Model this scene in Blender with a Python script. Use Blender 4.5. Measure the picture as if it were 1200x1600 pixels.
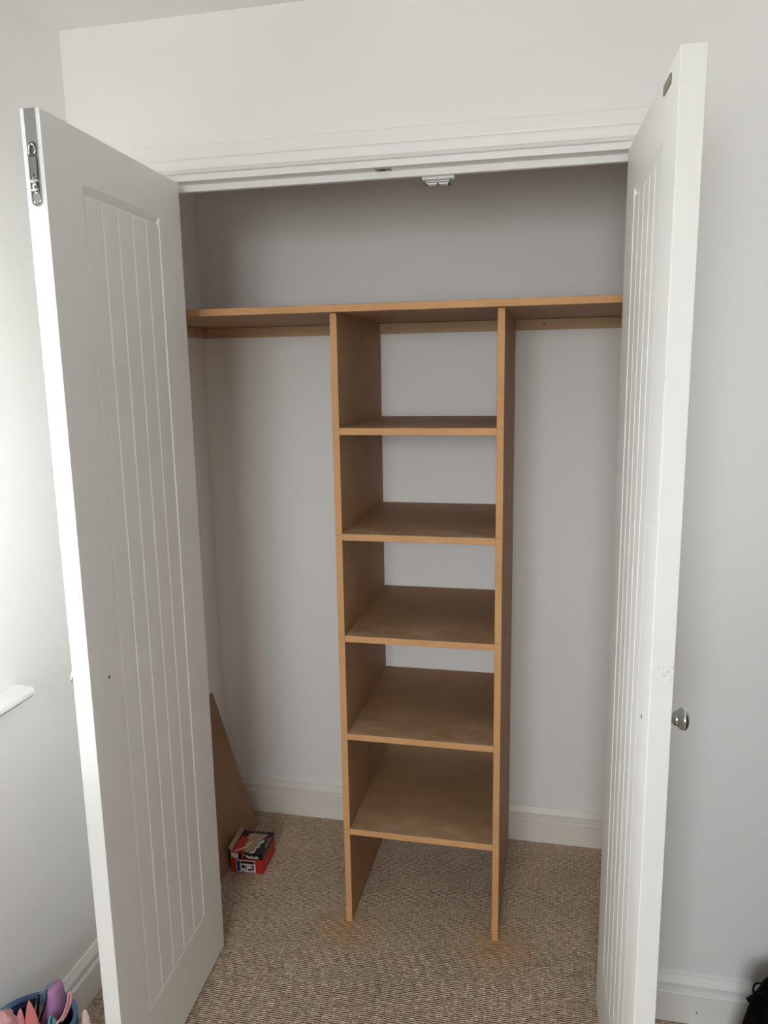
import bpy, bmesh, math, random
from mathutils import Vector, Matrix

for o in list(bpy.data.objects):
    bpy.data.objects.remove(o, do_unlink=True)
scene = bpy.context.scene
COL = scene.collection

# ------------------------------------------------------------------ camera
CAM_LOC = (0.2405, -1.7454, 1.5641)
YAW, PITCH, ROLL, FPX = 0.2178, -0.1816, -0.0165, 1208.1
cam = bpy.data.cameras.new('camera')
cam.sensor_fit = 'VERTICAL'
cam.sensor_height = 36.0
cam.lens = FPX / 1600.0 * 36.0
cam.clip_start = 0.02
cam_o = bpy.data.objects.new('camera', cam)
COL.objects.link(cam_o)
fw = Vector((-math.sin(YAW) * math.cos(PITCH), math.cos(YAW) * math.cos(PITCH), math.sin(PITCH)))
rt = Vector((math.cos(YAW), math.sin(YAW), 0))
up = rt.cross(fw)
r2 = rt * math.cos(ROLL) + up * math.sin(ROLL)
u2 = up * math.cos(ROLL) - rt * math.sin(ROLL)
m = Matrix((r2, u2, -fw)).transposed().to_4x4()
m.translation = Vector(CAM_LOC)
cam_o.matrix_world = m
scene.camera = cam_o

# ------------------------------------------------------------------ world, daylight, exposure
world = bpy.data.worlds.new('overcast_sky')
scene.world = world
world.use_nodes = True
wn = world.node_tree
wn.nodes.clear()
w_out = wn.nodes.new('ShaderNodeOutputWorld')
w_bg = wn.nodes.new('ShaderNodeBackground')
w_tc = wn.nodes.new('ShaderNodeTexCoord')
w_sep = wn.nodes.new('ShaderNodeSeparateXYZ')
w_map = wn.nodes.new('ShaderNodeMapRange')
w_map.inputs['From Min'].default_value = -0.08
w_map.inputs['From Max'].default_value = 0.08
w_mix = wn.nodes.new('ShaderNodeMix')
w_mix.data_type = 'RGBA'
w_mix.inputs['A'].default_value = (0.60, 0.61, 0.60, 1)     # ground seen from the window
w_mix.inputs['B'].default_value = (0.97, 1.0, 1.03, 1)      # even overcast sky
wn.links.new(w_tc.outputs['Generated'], w_sep.inputs[0])
wn.links.new(w_sep.outputs['Z'], w_map.inputs['Value'])
wn.links.new(w_map.outputs[0], w_mix.inputs['Factor'])
wn.links.new(w_mix.outputs['Result'], w_bg.inputs['Color'])
w_bg.inputs['Strength'].default_value = 12.0
wn.links.new(w_bg.outputs[0], w_out.inputs[0])

WX = -0.892                                   # left wall face
WIN_Y0, WIN_Y1, WIN_Z0, WIN_Z1 = -0.93, -0.49, 0.925, 1.95
RW_X0, RW_X1, RW_Z0, RW_Z1 = -0.70, 0.56, 1.12, 2.26     # window in the wall behind the viewer
YB = -3.70           # that wall
pl = bpy.data.lights.new('window_portal', 'AREA')
pl.shape = 'RECTANGLE'
pl.size = WIN_Z1 - WIN_Z0
pl.size_y = WIN_Y1 - WIN_Y0
pl.cycles.is_portal = True
pl_o = bpy.data.objects.new('window_portal', pl)
COL.objects.link(pl_o)
pl_o.location = (WX - 0.30, (WIN_Y0 + WIN_Y1) / 2, (WIN_Z0 + WIN_Z1) / 2)
pl_o.rotation_euler = (0, -math.pi / 2, 0)
p2 = bpy.data.lights.new('rear_window_portal', 'AREA')
p2.shape = 'RECTANGLE'
p2.size = RW_X1 - RW_X0
p2.size_y = RW_Z1 - RW_Z0
p2.cycles.is_portal = True
p2_o = bpy.data.objects.new('rear_window_portal', p2)
COL.objects.link(p2_o)
p2_o.location = ((RW_X0 + RW_X1) / 2, YB - 0.30, (RW_Z0 + RW_Z1) / 2)
p2_o.rotation_euler = (math.pi / 2, 0, 0)

vs = scene.view_settings
vs.view_transform = 'Standard'
vs.look = 'None'
vs.gamma = 1.0
vs.use_curve_mapping = False
vs.exposure = 0.79
scene.cycles.max_bounces = 16
scene.cycles.diffuse_bounces = 12

# ------------------------------------------------------------------ measures
XR = 1.60            # right wall of the room
ZC = 2.3423
D = 0.672            # back of the closet
XCR = 0.70           # right side of the closet
WT = 0.064           # thickness of the front wall
JL, JR = -0.652, 0.411   # door jambs
ZH = 1.9976          # head of the lining
YF, YT = 0.167, 0.138
X1, X2 = -0.3142, 0.1207
SH = [1.4199, 1.1436, 0.8642, 0.5814, 0.2934]
ST = 1.7238
ZBAT = 1.6744
HS = 0.121
TM = 0.018
rnd = random.Random(4)


# ------------------------------------------------------------------ materials
def principled(name, color, rough=0.6, metal=0.0, spec=None):
    m = bpy.data.materials.new(name)
    m.use_nodes = True
    b = m.node_tree.nodes['Principled BSDF']
    b.inputs['Base Color'].default_value = (*color, 1)
    b.inputs['Roughness'].default_value = rough
    b.inputs['Metallic'].default_value = metal
    if spec is not None:
        b.inputs['Specular IOR Level'].default_value = spec
    return m


def N(m, t, **kw):
    n = m.node_tree.nodes.new(t)
    for k, v in kw.items():
        if k in n.inputs:
            n.inputs[k].default_value = v
        else:
            setattr(n, k, v)
    return n


def LK(m, a, b):
    m.node_tree.links.new(a, b)


def bsdf(m):
    return m.node_tree.nodes['Principled BSDF']


def ramp(m, fac, stops):
    r = N(m, 'ShaderNodeValToRGB')
    el = r.color_ramp.elements
    while len(el) < len(stops):
        el.new(0.5)
    for e, (p, c) in zip(el, stops):
        e.position = p
        e.color = (*c, 1)
    LK(m, fac, r.inputs[0])
    return r.outputs[0]


def bump(m, height, strength, dist):
    b = N(m, 'ShaderNodeBump')
    b.inputs['Strength'].default_value = strength
    b.inputs['Distance'].default_value = dist
    LK(m, height, b.inputs['Height'])
    LK(m, b.outputs[0], bsdf(m).inputs['Normal'])


def noise(m, vec, scale, detail=3.0, rough=0.5):
    n = N(m, 'ShaderNodeTexNoise', Scale=scale, Detail=detail, Roughness=rough)
    if vec is not None:
        LK(m, vec, n.inputs['Vector'])
    return n.outputs[0]


def coords(m, scale=(1, 1, 1), which='Object'):
    tc = N(m, 'ShaderNodeTexCoord')
    mp = N(m, 'ShaderNodeMapping')
    mp.inputs['Scale'].default_value = scale
    LK(m, tc.outputs[which], mp.inputs['Vector'])
    return mp.outputs[0]


def mat_wall():
    m = principled('painted_plaster', (0.865, 0.855, 0.84), 0.85, spec=0.2)
    v = coords(m)
    n1 = noise(m, v, 1.7, 2)
    c = ramp(m, n1, [(0.3, (0.855, 0.845, 0.833)), (0.7, (0.875, 0.866, 0.856))])
    LK(m, c, bsdf(m).inputs['Base Color'])
    bump(m, noise(m, v, 160, 4), 0.06, 0.002)
    return m


def mat_ceiling():
    m = principled('ceiling_paint', (0.88, 0.875, 0.865), 0.9, spec=0.15)
    bump(m, noise(m, coords(m), 140, 3), 0.06, 0.002)
    return m


def mat_gloss_white(name='satin_white_paint', col=(0.86, 0.855, 0.835), rough=0.38):
    m = principled(name, col, rough, spec=0.4)
    v = coords(m, (60, 60, 4))
    bump(m, noise(m, v, 3.0, 3), 0.03, 0.001)
    return m


def mat_door(smudge=None):
    # moulded door skin: satin paint with a fine embossed vertical grain
    m = principled('door_paint', (0.86, 0.86, 0.845), 0.42, spec=0.4)
    v = coords(m, (140, 140, 6))
    bump(m, noise(m, v, 2.0, 3), 0.10, 0.0008)
    if smudge:
        tc = N(m, 'ShaderNodeTexCoord')
        d = N(m, 'ShaderNodeVectorMath', operation='DISTANCE')
        d.inputs[1].default_value = smudge
        LK(m, tc.outputs['Object'], d.inputs[0])
        mr = N(m, 'ShaderNodeMapRange')
        mr.inputs['From Min'].default_value = 0.030
        mr.inputs['From Max'].default_value = 0.006
        LK(m, d.outputs['Value'], mr.inputs['Value'])
        nz = noise(m, tc.outputs['Object'], 130, 3)
        r = N(m, 'ShaderNodeMapRange')
        r.inputs['From Min'].default_value = 0.52
        r.inputs['From Max'].default_value = 0.70
        LK(m, nz, r.inputs['Value'])
        mul = N(m, 'ShaderNodeMath', operation='MULTIPLY')
        LK(m, mr.outputs[0], mul.inputs[0])
        LK(m, r.outputs[0], mul.inputs[1])
        mx = N(m, 'ShaderNodeMix', data_type='RGBA')
        mx.inputs['A'].default_value = (0.86, 0.86, 0.845, 1)
        mx.inputs['B'].default_value = (0.42, 0.42, 0.41, 1)
        LK(m, mul.outputs[0], mx.inputs['Factor'])
        LK(m, mx.outputs['Result'], bsdf(m).inputs['Base Color'])
    return m


def mat_mdf(name, base, dusty=0.0, edge=False):
    m = principled(name, base, 0.62, spec=0.3)
    v = coords(m)
    n1 = noise(m, v, 9, 5, 0.6)
    n2 = noise(m, v, 420, 2)
    dk = tuple(c * 0.90 for c in base)
    lt = tuple(min(1, c * 1.08) for c in base)
    c = ramp(m, n1, [(0.3, dk), (0.7, lt)])
    mx = N(m, 'ShaderNodeMix', data_type='RGBA', blend_type='MULTIPLY')
    mx.inputs['Factor'].default_value = 0.5
    LK(m, c, mx.inputs['A'])
    LK(m, ramp(m, n2, [(0.3, (0.82, 0.80, 0.78)), (0.65, (1, 1, 1))]), mx.inputs['B'])
    out = mx.outputs['Result']
    if dusty:
        n3 = noise(m, coords(m, (1, 1.6, 1)), 11, 5, 0.6)
        sep = N(m, 'ShaderNodeSeparateXYZ')
        tc = N(m, 'ShaderNodeTexCoord')
        LK(m, tc.outputs['Object'], sep.inputs[0])
        mr = N(m, 'ShaderNodeMapRange')                # swept dust keeps to the front of the shelf
        mr.inputs['From Min'].default_value = 0.20
        mr.inputs['From Max'].default_value = 0.0
        LK(m, sep.outputs['Y'], mr.inputs['Value'])
        r = N(m, 'ShaderNodeMapRange')
        r.inputs['From Min'].default_value = 0.30
        r.inputs['From Max'].default_value = 0.75
        LK(m, n3, r.inputs['Value'])
        mul = N(m, 'ShaderNodeMath', operation='MULTIPLY')
        LK(m, r.outputs[0], mul.inputs[0])
        LK(m, mr.outputs[0], mul.inputs[1])
        mul2 = N(m, 'ShaderNodeMath', operation='MULTIPLY')
        mul2.inputs[1].default_value = dusty
        LK(m, mul.outputs[0], mul2.inputs[0])
        mx2 = N(m, 'ShaderNodeMix', data_type='RGBA')
        mx2.inputs['B'].default_value = (0.66, 0.50, 0.33, 1)
        LK(m, mul2.outputs[0], mx2.inputs['Factor'])
        LK(m, out, mx2.inputs['A'])
        out = mx2.outputs['Result']
    LK(m, out, bsdf(m).inputs['Base Color'])
    bump(m, n2, 0.12, 0.0006)
    return m


def mat_pine():
    m = principled('planed_pine', (0.52, 0.36, 0.21), 0.55, spec=0.3)
    v = coords(m, (1, 14, 14))
    n1 = noise(m, v, 3.5, 4, 0.6)
    c = ramp(m, n1, [(0.3, (0.44, 0.29, 0.16)), (0.7, (0.57, 0.40, 0.235))])
    LK(m, c, bsdf(m).inputs['Base Color'])
    bump(m, n1, 0.08, 0.001)
    return m


def mat_carpet():
    m = principled('loop_pile_carpet', (0.35, 0.26, 0.19), 0.95, spec=0.05)
    tc = N(m, 'ShaderNodeTexCoord')
    P = tc.outputs['Object']
    # wobble of the rows
    wob = N(m, 'ShaderNodeTexNoise', Scale=60.0, Detail=2.0)
    LK(m, P, wob.inputs['Vector'])
    sub = N(m, 'ShaderNodeVectorMath', operation='SUBTRACT')
    sub.inputs[1].default_value = (0.5, 0.5, 0.5)
    LK(m, wob.outputs['Color'], sub.inputs[0])
    sc = N(m, 'ShaderNodeVectorMath', operation='SCALE')
    sc.inputs['Scale'].default_value = 0.0035
    LK(m, sub.outputs[0], sc.inputs[0])
    ad = N(m, 'ShaderNodeVectorMath', operation='ADD')
    LK(m, P, ad.inputs[0])
    LK(m, sc.outputs[0], ad.inputs[1])
    # loops: voronoi cells, stretched along the rows
    mp = N(m, 'ShaderNodeMapping')
    mp.inputs['Scale'].default_value = (95, 165, 1)
    LK(m, ad.outputs[0], mp.inputs['Vector'])
    vo = N(m, 'ShaderNodeTexVoronoi', feature='F1')
    vo.inputs['Randomness'].default_value = 0.6
    vo.inputs['Scale'].default_value = 1.0
    LK(m, mp.outputs[0], vo.inputs['Vector'])
    # rows across the room
    sep = N(m, 'ShaderNodeSeparateXYZ')
    LK(m, ad.outputs[0], sep.inputs[0])
    my = N(m, 'ShaderNodeMath', operation='MULTIPLY')
    my.inputs[1].default_value = 2 * math.pi * 165
    LK(m, sep.outputs['Y'], my.inputs[0])
    sn = N(m, 'ShaderNodeMath', operation='COSINE')
    LK(m, my.outputs[0], sn.inputs[0])
    rowh = N(m, 'ShaderNodeMapRange')
    rowh.inputs['From Min'].default_value = -1
    LK(m, sn.outputs[0], rowh.inputs['Value'])
    inv = N(m, 'ShaderNodeMapRange')
    inv.inputs['From Min'].default_value = 0.75
    inv.inputs['From Max'].default_value = 0.05
    LK(m, vo.outputs['Distance'], inv.inputs['Value'])
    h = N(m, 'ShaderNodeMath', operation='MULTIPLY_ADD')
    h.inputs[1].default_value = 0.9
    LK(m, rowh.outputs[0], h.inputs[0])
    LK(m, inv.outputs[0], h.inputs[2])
    # loop colour with shade between loops painted in by pile height, yarn flecks
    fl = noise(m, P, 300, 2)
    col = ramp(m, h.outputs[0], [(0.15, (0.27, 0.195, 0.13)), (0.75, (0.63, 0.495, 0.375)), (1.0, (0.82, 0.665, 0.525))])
    mx = N(m, 'ShaderNodeMix', data_type='RGBA', blend_type='MULTIPLY')
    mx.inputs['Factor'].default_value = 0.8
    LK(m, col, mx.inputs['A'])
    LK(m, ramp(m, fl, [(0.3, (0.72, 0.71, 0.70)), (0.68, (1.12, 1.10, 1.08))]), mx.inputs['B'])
    out = mx.outputs['Result']
    # broad shading of the pile by tread
    br = noise(m, P, 7, 3)
    mx3 = N(m, 'ShaderNodeMix', data_type='RGBA', blend_type='MULTIPLY')
    mx3.inputs['Factor'].default_value = 1.0
    LK(m, out, mx3.inputs['A'])
    LK(m, ramp(m, br, [(0.3, (0.90, 0.90, 0.90)), (0.7, (1.06, 1.05, 1.04))]), mx3.inputs['B'])
    out = mx3.outputs['Result']
    # sawdust fallen at the feet of the two uprights
    for (px, py, rad) in ((-0.30, 0.14, 0.12), (0.115, 0.145, 0.14)):
        d = N(m, 'ShaderNodeVectorMath', operation='DISTANCE')
        d.inputs[1].default_value = (px, py, 0)
        LK(m, P, d.inputs[0])
        mr = N(m, 'ShaderNodeMapRange')
        mr.inputs['From Min'].default_value = rad
        mr.inputs['From Max'].default_value = 0.0
        LK(m, d.outputs['Value'], mr.inputs['Value'])
        nz = ramp(m, noise(m, P, 45, 4, 0.7), [(0.35, (0.1, 0.1, 0.1)), (0.62, (1, 1, 1))])
        mu = N(m, 'ShaderNodeMath', operation='MULTIPLY')
        LK(m, mr.outputs[0], mu.inputs[0])
        LK(m, nz, mu.inputs[1])
        mx4 = N(m, 'ShaderNodeMix', data_type='RGBA')
        mx4.inputs['B'].default_value = (0.62, 0.34, 0.13, 1)
        LK(m, mu.outputs[0], mx4.inputs['Factor'])
        LK(m, out, mx4.inputs['A'])
        out = mx4.outputs['Result']
    LK(m, out, bsdf(m).inputs['Base Color'])
    bump(m, h.outputs[0], 0.9, 0.004)
    return m


def mat_fabric(name, col, rough=0.85, scale=600):
    m = principled(name, col, rough, spec=0.15)
    v = coords(m)
    n1 = noise(m, v, 25, 3)
    c = ramp(m, n1, [(0.3, tuple(x * 0.86 for x in col)), (0.7, tuple(min(1, x * 1.1) for x in col))])
    LK(m, c, bsdf(m).inputs['Base Color'])
    bump(m, noise(m, v, scale, 2), 0.25, 0.001)
    return m


def mat_gusset():
    # printed gusset of the pouch: blue at the top running into white
    m = principled('printed_gusset', (0.2, 0.35, 0.5), 0.4)
    tc = N(m, 'ShaderNodeTexCoord')
    sep = N(m, 'ShaderNodeSeparateXYZ')
    LK(m, tc.outputs['Object'], sep.inputs[0])
    c = ramp(m, sep.outputs['Z'], [(0.0, (0.6, 0.6, 0.62)), (0.140, (0.64, 0.64, 0.66)), (0.150, (0.13, 0.25, 0.38)), (1.0, (0.11, 0.23, 0.34))])
    LK(m, c, bsdf(m).inputs['Base Color'])
    return m


def mat_glass():
    m = bpy.data.materials.new('window_glass')
    m.use_nodes = True
    nt = m.node_tree
    nt.nodes.clear()
    o = nt.nodes.new('ShaderNodeOutputMaterial')
    t = nt.nodes.new('ShaderNodeBsdfTransparent')
    t.inputs[0].default_value = (0.96, 0.97, 0.965, 1)
    g = nt.nodes.new('ShaderNodeBsdfGlossy')
    g.inputs['Roughness'].default_value = 0.02
    f = nt.nodes.new('ShaderNodeFresnel')
    f.inputs[0].default_value = 1.45
    mx = nt.nodes.new('ShaderNodeMixShader')
    nt.links.new(f.outputs[0], mx.inputs[0])
    nt.links.new(t.outputs[0], mx.inputs[1])
    nt.links.new(g.outputs[0], mx.inputs[2])
    nt.links.new(mx.outputs[0], o.inputs[0])
    return m


M_WALL = mat_wall()
M_CEIL = mat_ceiling()
M_TRIM = mat_gloss_white()
M_CARPET = mat_carpet()
M_MDF = mat_mdf('raw_mdf', (0.41, 0.24, 0.125))
M_EDGE = mat_mdf('raw_mdf_cut_edge', (0.62, 0.335, 0.152))
M_MDFS = mat_mdf('raw_mdf_dusty', (0.39, 0.228, 0.115), dusty=0.75)
M_OFFCUT = mat_mdf('dark_hardboard', (0.34, 0.20, 0.12))
M_PINE = mat_pine()
M_CHROME = principled('polished_chrome', (0.78, 0.78, 0.79), 0.06, 1.0)
M_SATIN = principled('satin_steel', (0.42, 0.43, 0.43), 0.38, 1.0)
M_BRASS = principled('dull_bronze_steel', (0.30, 0.27, 0.21), 0.45, 0.9)
M_DARK = principled('dark_recess', (0.03, 0.03, 0.03), 0.7)
M_PLASTIC = principled('white_plastic', (0.82, 0.82, 0.79), 0.35)
M_GLASS = mat_glass()
M_PVC = principled('white_window_frame', (0.85, 0.86, 0.86), 0.3)


# ------------------------------------------------------------------ mesh helpers
def link(name, bm, mat, parent=None, smooth=False, bevel=0.0, segs=1, recalc=True):
    if recalc:
        bmesh.ops.recalc_face_normals(bm, faces=bm.faces)
    me = bpy.data.meshes.new(name)
    bm.to_mesh(me)
    bm.free()
    for mm in (mat if isinstance(mat, (list, tuple)) else [mat]):
        me.materials.append(mm)
    if smooth:
        for p in me.polygons:
            p.use_smooth = True
    o = bpy.data.objects.new(name, me)
    COL.objects.link(o)
    if parent:
        o.parent = parent
    if bevel:
        b = o.modifiers.new('bevel', 'BEVEL')
        b.width = bevel
        b.segments = segs
        b.limit_method = 'ANGLE'
        b.angle_limit = math.radians(35)
    return o


def empty(name, loc=(0, 0, 0), rz=0.0):
    o = bpy.data.objects.new(name, None)
    COL.objects.link(o)
    o.location = loc
    o.rotation_euler = (0, 0, rz)
    o.empty_display_size = 0.05
    return o


def tag(o, label, cat=None, group=None, kind=None):
    o['label'] = label
    if cat:
        o['category'] = cat
    if group:
        o['group'] = group
    if kind:
        o['kind'] = kind
    return o


def struct(o, label=None):
    o['kind'] = 'structure'
    if label:
        o['label'] = label
    return o


def box(bm, x0, x1, y0, y1, z0, z1, mi=0):
    v = [bm.verts.new((x, y, z)) for z in (z0, z1) for y in (y0, y1) for x in (x0, x1)]
    for q in ((0, 1, 3, 2), (4, 6, 7, 5), (0, 4, 5, 1), (2, 3, 7, 6), (0, 2, 6, 4), (1, 5, 7, 3)):
        bm.faces.new([v[i] for i in q]).material_index = mi
    return v


def prism(bm, pts, fn, a, b, mi=0):
    """closed 2-D outline pts swept from a to b; fn(u, v, t) -> xyz"""
    va = [bm.verts.new(fn(u, v, a)) for u, v in pts]
    vb = [bm.verts.new(fn(u, v, b)) for u, v in pts]
    n = len(pts)
    bm.faces.new(va).material_index = mi
    bm.faces.new(list(reversed(vb))).material_index = mi
    for i in range(n):
        j = (i + 1) % n
        bm.faces.new((va[i], va[j], vb[j], vb[i])).material_index = mi


def lathe(bm, prof, seg=32, fn=None, mi=0):
    """prof: (radius, height); fn(x, y, h) -> xyz"""
    fn = fn or (lambda x, y, h: (x, y, h))
    rings = []
    for r, h in prof:
        if r < 1e-6:
            rings.append([bm.verts.new(fn(0, 0, h))])
        else:
            rings.append([bm.verts.new(fn(r * math.cos(2 * math.pi * k / seg), r * math.sin(2 * math.pi * k / seg), h)) for k in range(seg)])
    for a, b in zip(rings, rings[1:]):
        for k in range(seg):
            k2 = (k + 1) % seg
            if len(a) == 1 and len(b) == 1:
                continue
            if len(a) == 1:
                f = bm.faces.new((a[0], b[k], b[k2]))
            elif len(b) == 1:
                f = bm.faces.new((a[k], a[k2], b[0]))
            else:
                f = bm.faces.new((a[k], a[k2], b[k2], b[k]))
            f.material_index = mi
    return rings


def tube(bm, pts, rad, seg=8, flat=1.0, mi=0):
    pts = [Vector(p) for p in pts]
    rings = []
    prev = None
    for i, p in enumerate(pts):
        t = (pts[min(i + 1, len(pts) - 1)] - pts[max(i - 1, 0)]).normalized()
        ref = prev or (Vector((0, 0, 1)) if abs(t.z) < 0.9 else Vector((1, 0, 0)))
        a = (ref - t * ref.dot(t)).normalized()
        prev = a
        b = t.cross(a)
        r = rad[i] if isinstance(rad, (list, tuple)) else rad
        rings.append([bm.verts.new(p + a * r * math.cos(2 * math.pi * k / seg) + b * r * flat * math.sin(2 * math.pi * k / seg)) for k in range(seg)])
    for A, B in zip(rings, rings[1:]):
        for k in range(seg):
            bm.faces.new((A[k], A[(k + 1) % seg], B[(k + 1) % seg], B[k])).material_index = mi
    bm.faces.new(list(reversed(rings[0]))).material_index = mi
    bm.faces.new(rings[-1]).material_index = mi


def smooth_path(pts, n=6):
    P = [Vector(p) for p in pts]
    out = []
    for i in range(len(P) - 1):
        p0, p1, p2, p3 = P[max(i - 1, 0)], P[i], P[i + 1], P[min(i + 2, len(P) - 1)]
        for k in range(n):
            t = k / n
            out.append(0.5 * ((2 * p1) + (p2 - p0) * t + (2 * p0 - 5 * p1 + 4 * p2 - p3) * t * t + (3 * p1 - p0 - 3 * p2 + p3) * t ** 3))
    out.append(P[-1])
    return out


def one_box(name, x0, x1, y0, y1, z0, z1, mat, parent=None, bevel=0.0, segs=1):
    bm = bmesh.new()
    box(bm, x0, x1, y0, y1, z0, z1)
    return link(name, bm, mat, parent, bevel=bevel, segs=segs)


def blob(bm, c, r, seg=20, rings=12, fn=None, mi=0):
    """ellipsoid; fn(unit vector) -> scale"""
    prof = []
    rows = []
    for i in range(rings + 1):
        th = math.pi * i / rings
        if i in (0, rings):
            u = Vector((0, 0, math.cos(th)))
            s = fn(u) if fn else 1
            rows.append([bm.verts.new((c[0], c[1], c[2] + r[2] * u.z * s))])
        else:
            row = []
            for k in range(seg):
                ph = 2 * math.pi * k / seg
                u = Vector((math.sin(th) * math.cos(ph), math.sin(th) * math.sin(ph), math.cos(th)))
                s = fn(u) if fn else 1
                row.append(bm.verts.new((c[0] + r[0] * u.x * s, c[1] + r[1] * u.y * s, c[2] + r[2] * u.z * s)))
            rows.append(row)
    for a, b in zip(rows, rows[1:]):
        for k in range(seg):
            k2 = (k + 1) % seg
            if len(a) == 1:
                f = bm.faces.new((a[0], b[k], b[k2]))
            elif len(b) == 1:
                f = bm.faces.new((a[k], b[0], a[k2]))
            else:
                f = bm.faces.new((a[k], b[k], b[k2], a[k2]))
            f.material_index = mi


# ------------------------------------------------------------------ the room shell
WTO = 0.30   # outside wall
bm = bmesh.new()
box(bm, WX - WTO, XR + 0.1, YB - WTO, D + 0.1, -0.06, 0.0)
struct(link('floor', bm, M_CARPET), 'beige brown loop pile carpet running into the closet')
bm = bmesh.new()
box(bm, WX - WTO, XR + 0.1, YB - WTO, D + 0.1, ZC, ZC + 0.06)
struct(link('ceiling', bm, M_CEIL), 'plain white ceiling')

bm = bmesh.new()                       # left wall with the window opening
box(bm, WX - WTO, WX, WIN_Y1, D + 0.1, 0, ZC)
box(bm, WX - WTO, WX, YB, WIN_Y0, 0, ZC)
box(bm, WX - WTO, WX, WIN_Y0, WIN_Y1, 0, WIN_Z0 - 0.02)
box(bm, WX - WTO, WX, WIN_Y0, WIN_Y1, WIN_Z1, ZC)
struct(link('wall_left', bm, M_WALL), 'white side wall with the window')

bm = bmesh.new()                       # front wall with the closet opening
LT = 0.014
box(bm, WX, JL - 0.022, 0, WT, 0, ZC)
box(bm, JR + 0.022, XR, 0, WT, 0, ZC)
box(bm, JL - 0.022, JR + 0.022, 0, WT, ZH + 0.022, ZC)
struct(link('wall_front', bm, M_WALL), 'off-white wall around the closet opening')
struct(one_box('wall_right', XR, XR + 0.1, YB - WTO, D + 0.1, 0, ZC, M_WALL), 'white side wall out of view on the right')
bm = bmesh.new()                       # wall behind the viewer with its window opening
box(bm, WX - WTO, RW_X0, YB - WTO, YB, 0, ZC)
box(bm, RW_X1, XR, YB - WTO, YB, 0, ZC)
box(bm, RW_X0, RW_X1, YB - WTO, YB, 0, RW_Z0 - 0.02)
box(bm, RW_X0, RW_X1, YB - WTO, YB, RW_Z1, ZC)
struct(link('wall_rear', bm, M_WALL), 'white wall behind the viewer with a second window')
struct(one_box('wall_closet_back', WX, XR, D, D + 0.1, 0, ZC, M_WALL), 'shaded off-white back wall inside the closet')
struct(one_box('wall_closet_right', XCR, XCR + 0.1, WT, D, 0, ZC, M_WALL), 'side wall inside the closet behind the right door')

# skirting boards: profile (out from wall, height)
SK = [(0, 0), (0.018, 0), (0.018, 0.0785), (0.0165, 0.0810), (0.0105, 0.0820), (0.0125, 0.0990), (0.0142, 0.1010), (0.0125, 0.1050),
      (0.0060, 0.1170), (0.0045, HS), (0, HS)]


def skirting(name, fn, a, b, label, mat=None):
    bm = bmesh.new()
    prism(bm, SK, fn, a, b)
    return struct(link(name, bm, mat or M_TRIM), label)


ARW = 0.059
AL0, AR1 = JL - LT - ARW, JR + LT + ARW
skirting('baseboard_left', lambda u, v, t: (WX + u, t, v), YB, 0.0, 'white skirting board along the window wall')
bf = skirting('baseboard_front_right', lambda u, v, t: (t, -u, v), AR1, XR, 'white skirting board right of the open closet')
skirting('baseboard_front_left', lambda u, v, t: (t, -u, v), WX + 0.018, AL0, 'white skirting board behind the left closet door')
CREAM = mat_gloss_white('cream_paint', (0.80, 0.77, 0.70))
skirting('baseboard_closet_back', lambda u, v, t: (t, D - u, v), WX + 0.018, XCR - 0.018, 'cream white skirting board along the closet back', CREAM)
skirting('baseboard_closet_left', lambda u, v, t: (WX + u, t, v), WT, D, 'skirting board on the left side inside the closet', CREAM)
skirting('baseboard_closet_right', lambda u, v, t: (XCR - u, t, v), WT, D, 'skirting board on the right side inside the closet')
skirting('baseboard_right', lambda u, v, t: (XR - u, t, v), YB, -0.018, 'skirting board of the right wall')
bm = bmesh.new()                                        # scuff on the skirting
blob(bm, (0.607, -0.0181, 0.033), (0.0014, 0.0004, 0.003), 10, 6)
tag(link('scuff_mark', bm, M_DARK, bf, smooth=True), 'small dark scuff')

# door lining, stops and architrave
t1 = empty('trim_1', (0, 0, 0))
struct(t1, 'white door lining and stops of the closet opening')
LTH = 0.022
one_box('head_lining', JL - LTH, JR + LTH, 0, WT, ZH, ZH + LTH, M_TRIM, t1, 0.001)
one_box('jamb_lining', JL - LTH, JL, 0, WT, 0, ZH, M_TRIM, t1, 0.001)
one_box('jamb_lining', JR, JR + LTH, 0, WT, 0, ZH, M_TRIM, t1, 0.001)
one_box('head_stop', JL, JR, 0.036, 0.050, 1.9825, ZH, M_TRIM, t1, 0.001)
one_box('jamb_stop', JL, JL + 0.008, 0.036, 0.050, 0, 1.9825, M_TRIM, t1, 0.001)
one_box('jamb_stop', JR - 0.008, JR, 0.036, 0.050, 0, 1.9825, M_TRIM, t1, 0.001)
# architrave profile: (distance outwards from the opening, proud of the wall)
AP = [(0, 0), (0, 0.0085), (0.0015, 0.0105), (0.005, 0.0125), (0.0075, 0.0150), (0.009, 0.0152), (0.0245, 0.0158), (0.0262, 0.0142), (0.0278, 0.0142),
      (0.0292, 0.0172), (0.033, 0.018), (0.057, 0.018), (ARW, 0.0165), (ARW, 0)]
t2 = empty('trim_2', (0, 0, 0))
struct(t2, 'white moulded architrave around the closet opening')
ix0, ix1, iz = JL - LT, JR + LT, ZH + LT


def mitred(name, pa, pb):
    bm = bmesh.new()
    A = [bm.verts.new(pa(u, v)) for u, v in AP]
    B = [bm.verts.new(pb(u, v)) for u, v in AP]
    n = len(AP)
    bm.faces.new(A)
    bm.faces.new(list(reversed(B)))
    for i in range(n):
        j = (i + 1) % n
        bm.faces.new((A[i], A[j], B[j], B[i]))
    return link(name, bm, M_TRIM, t2)


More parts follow.
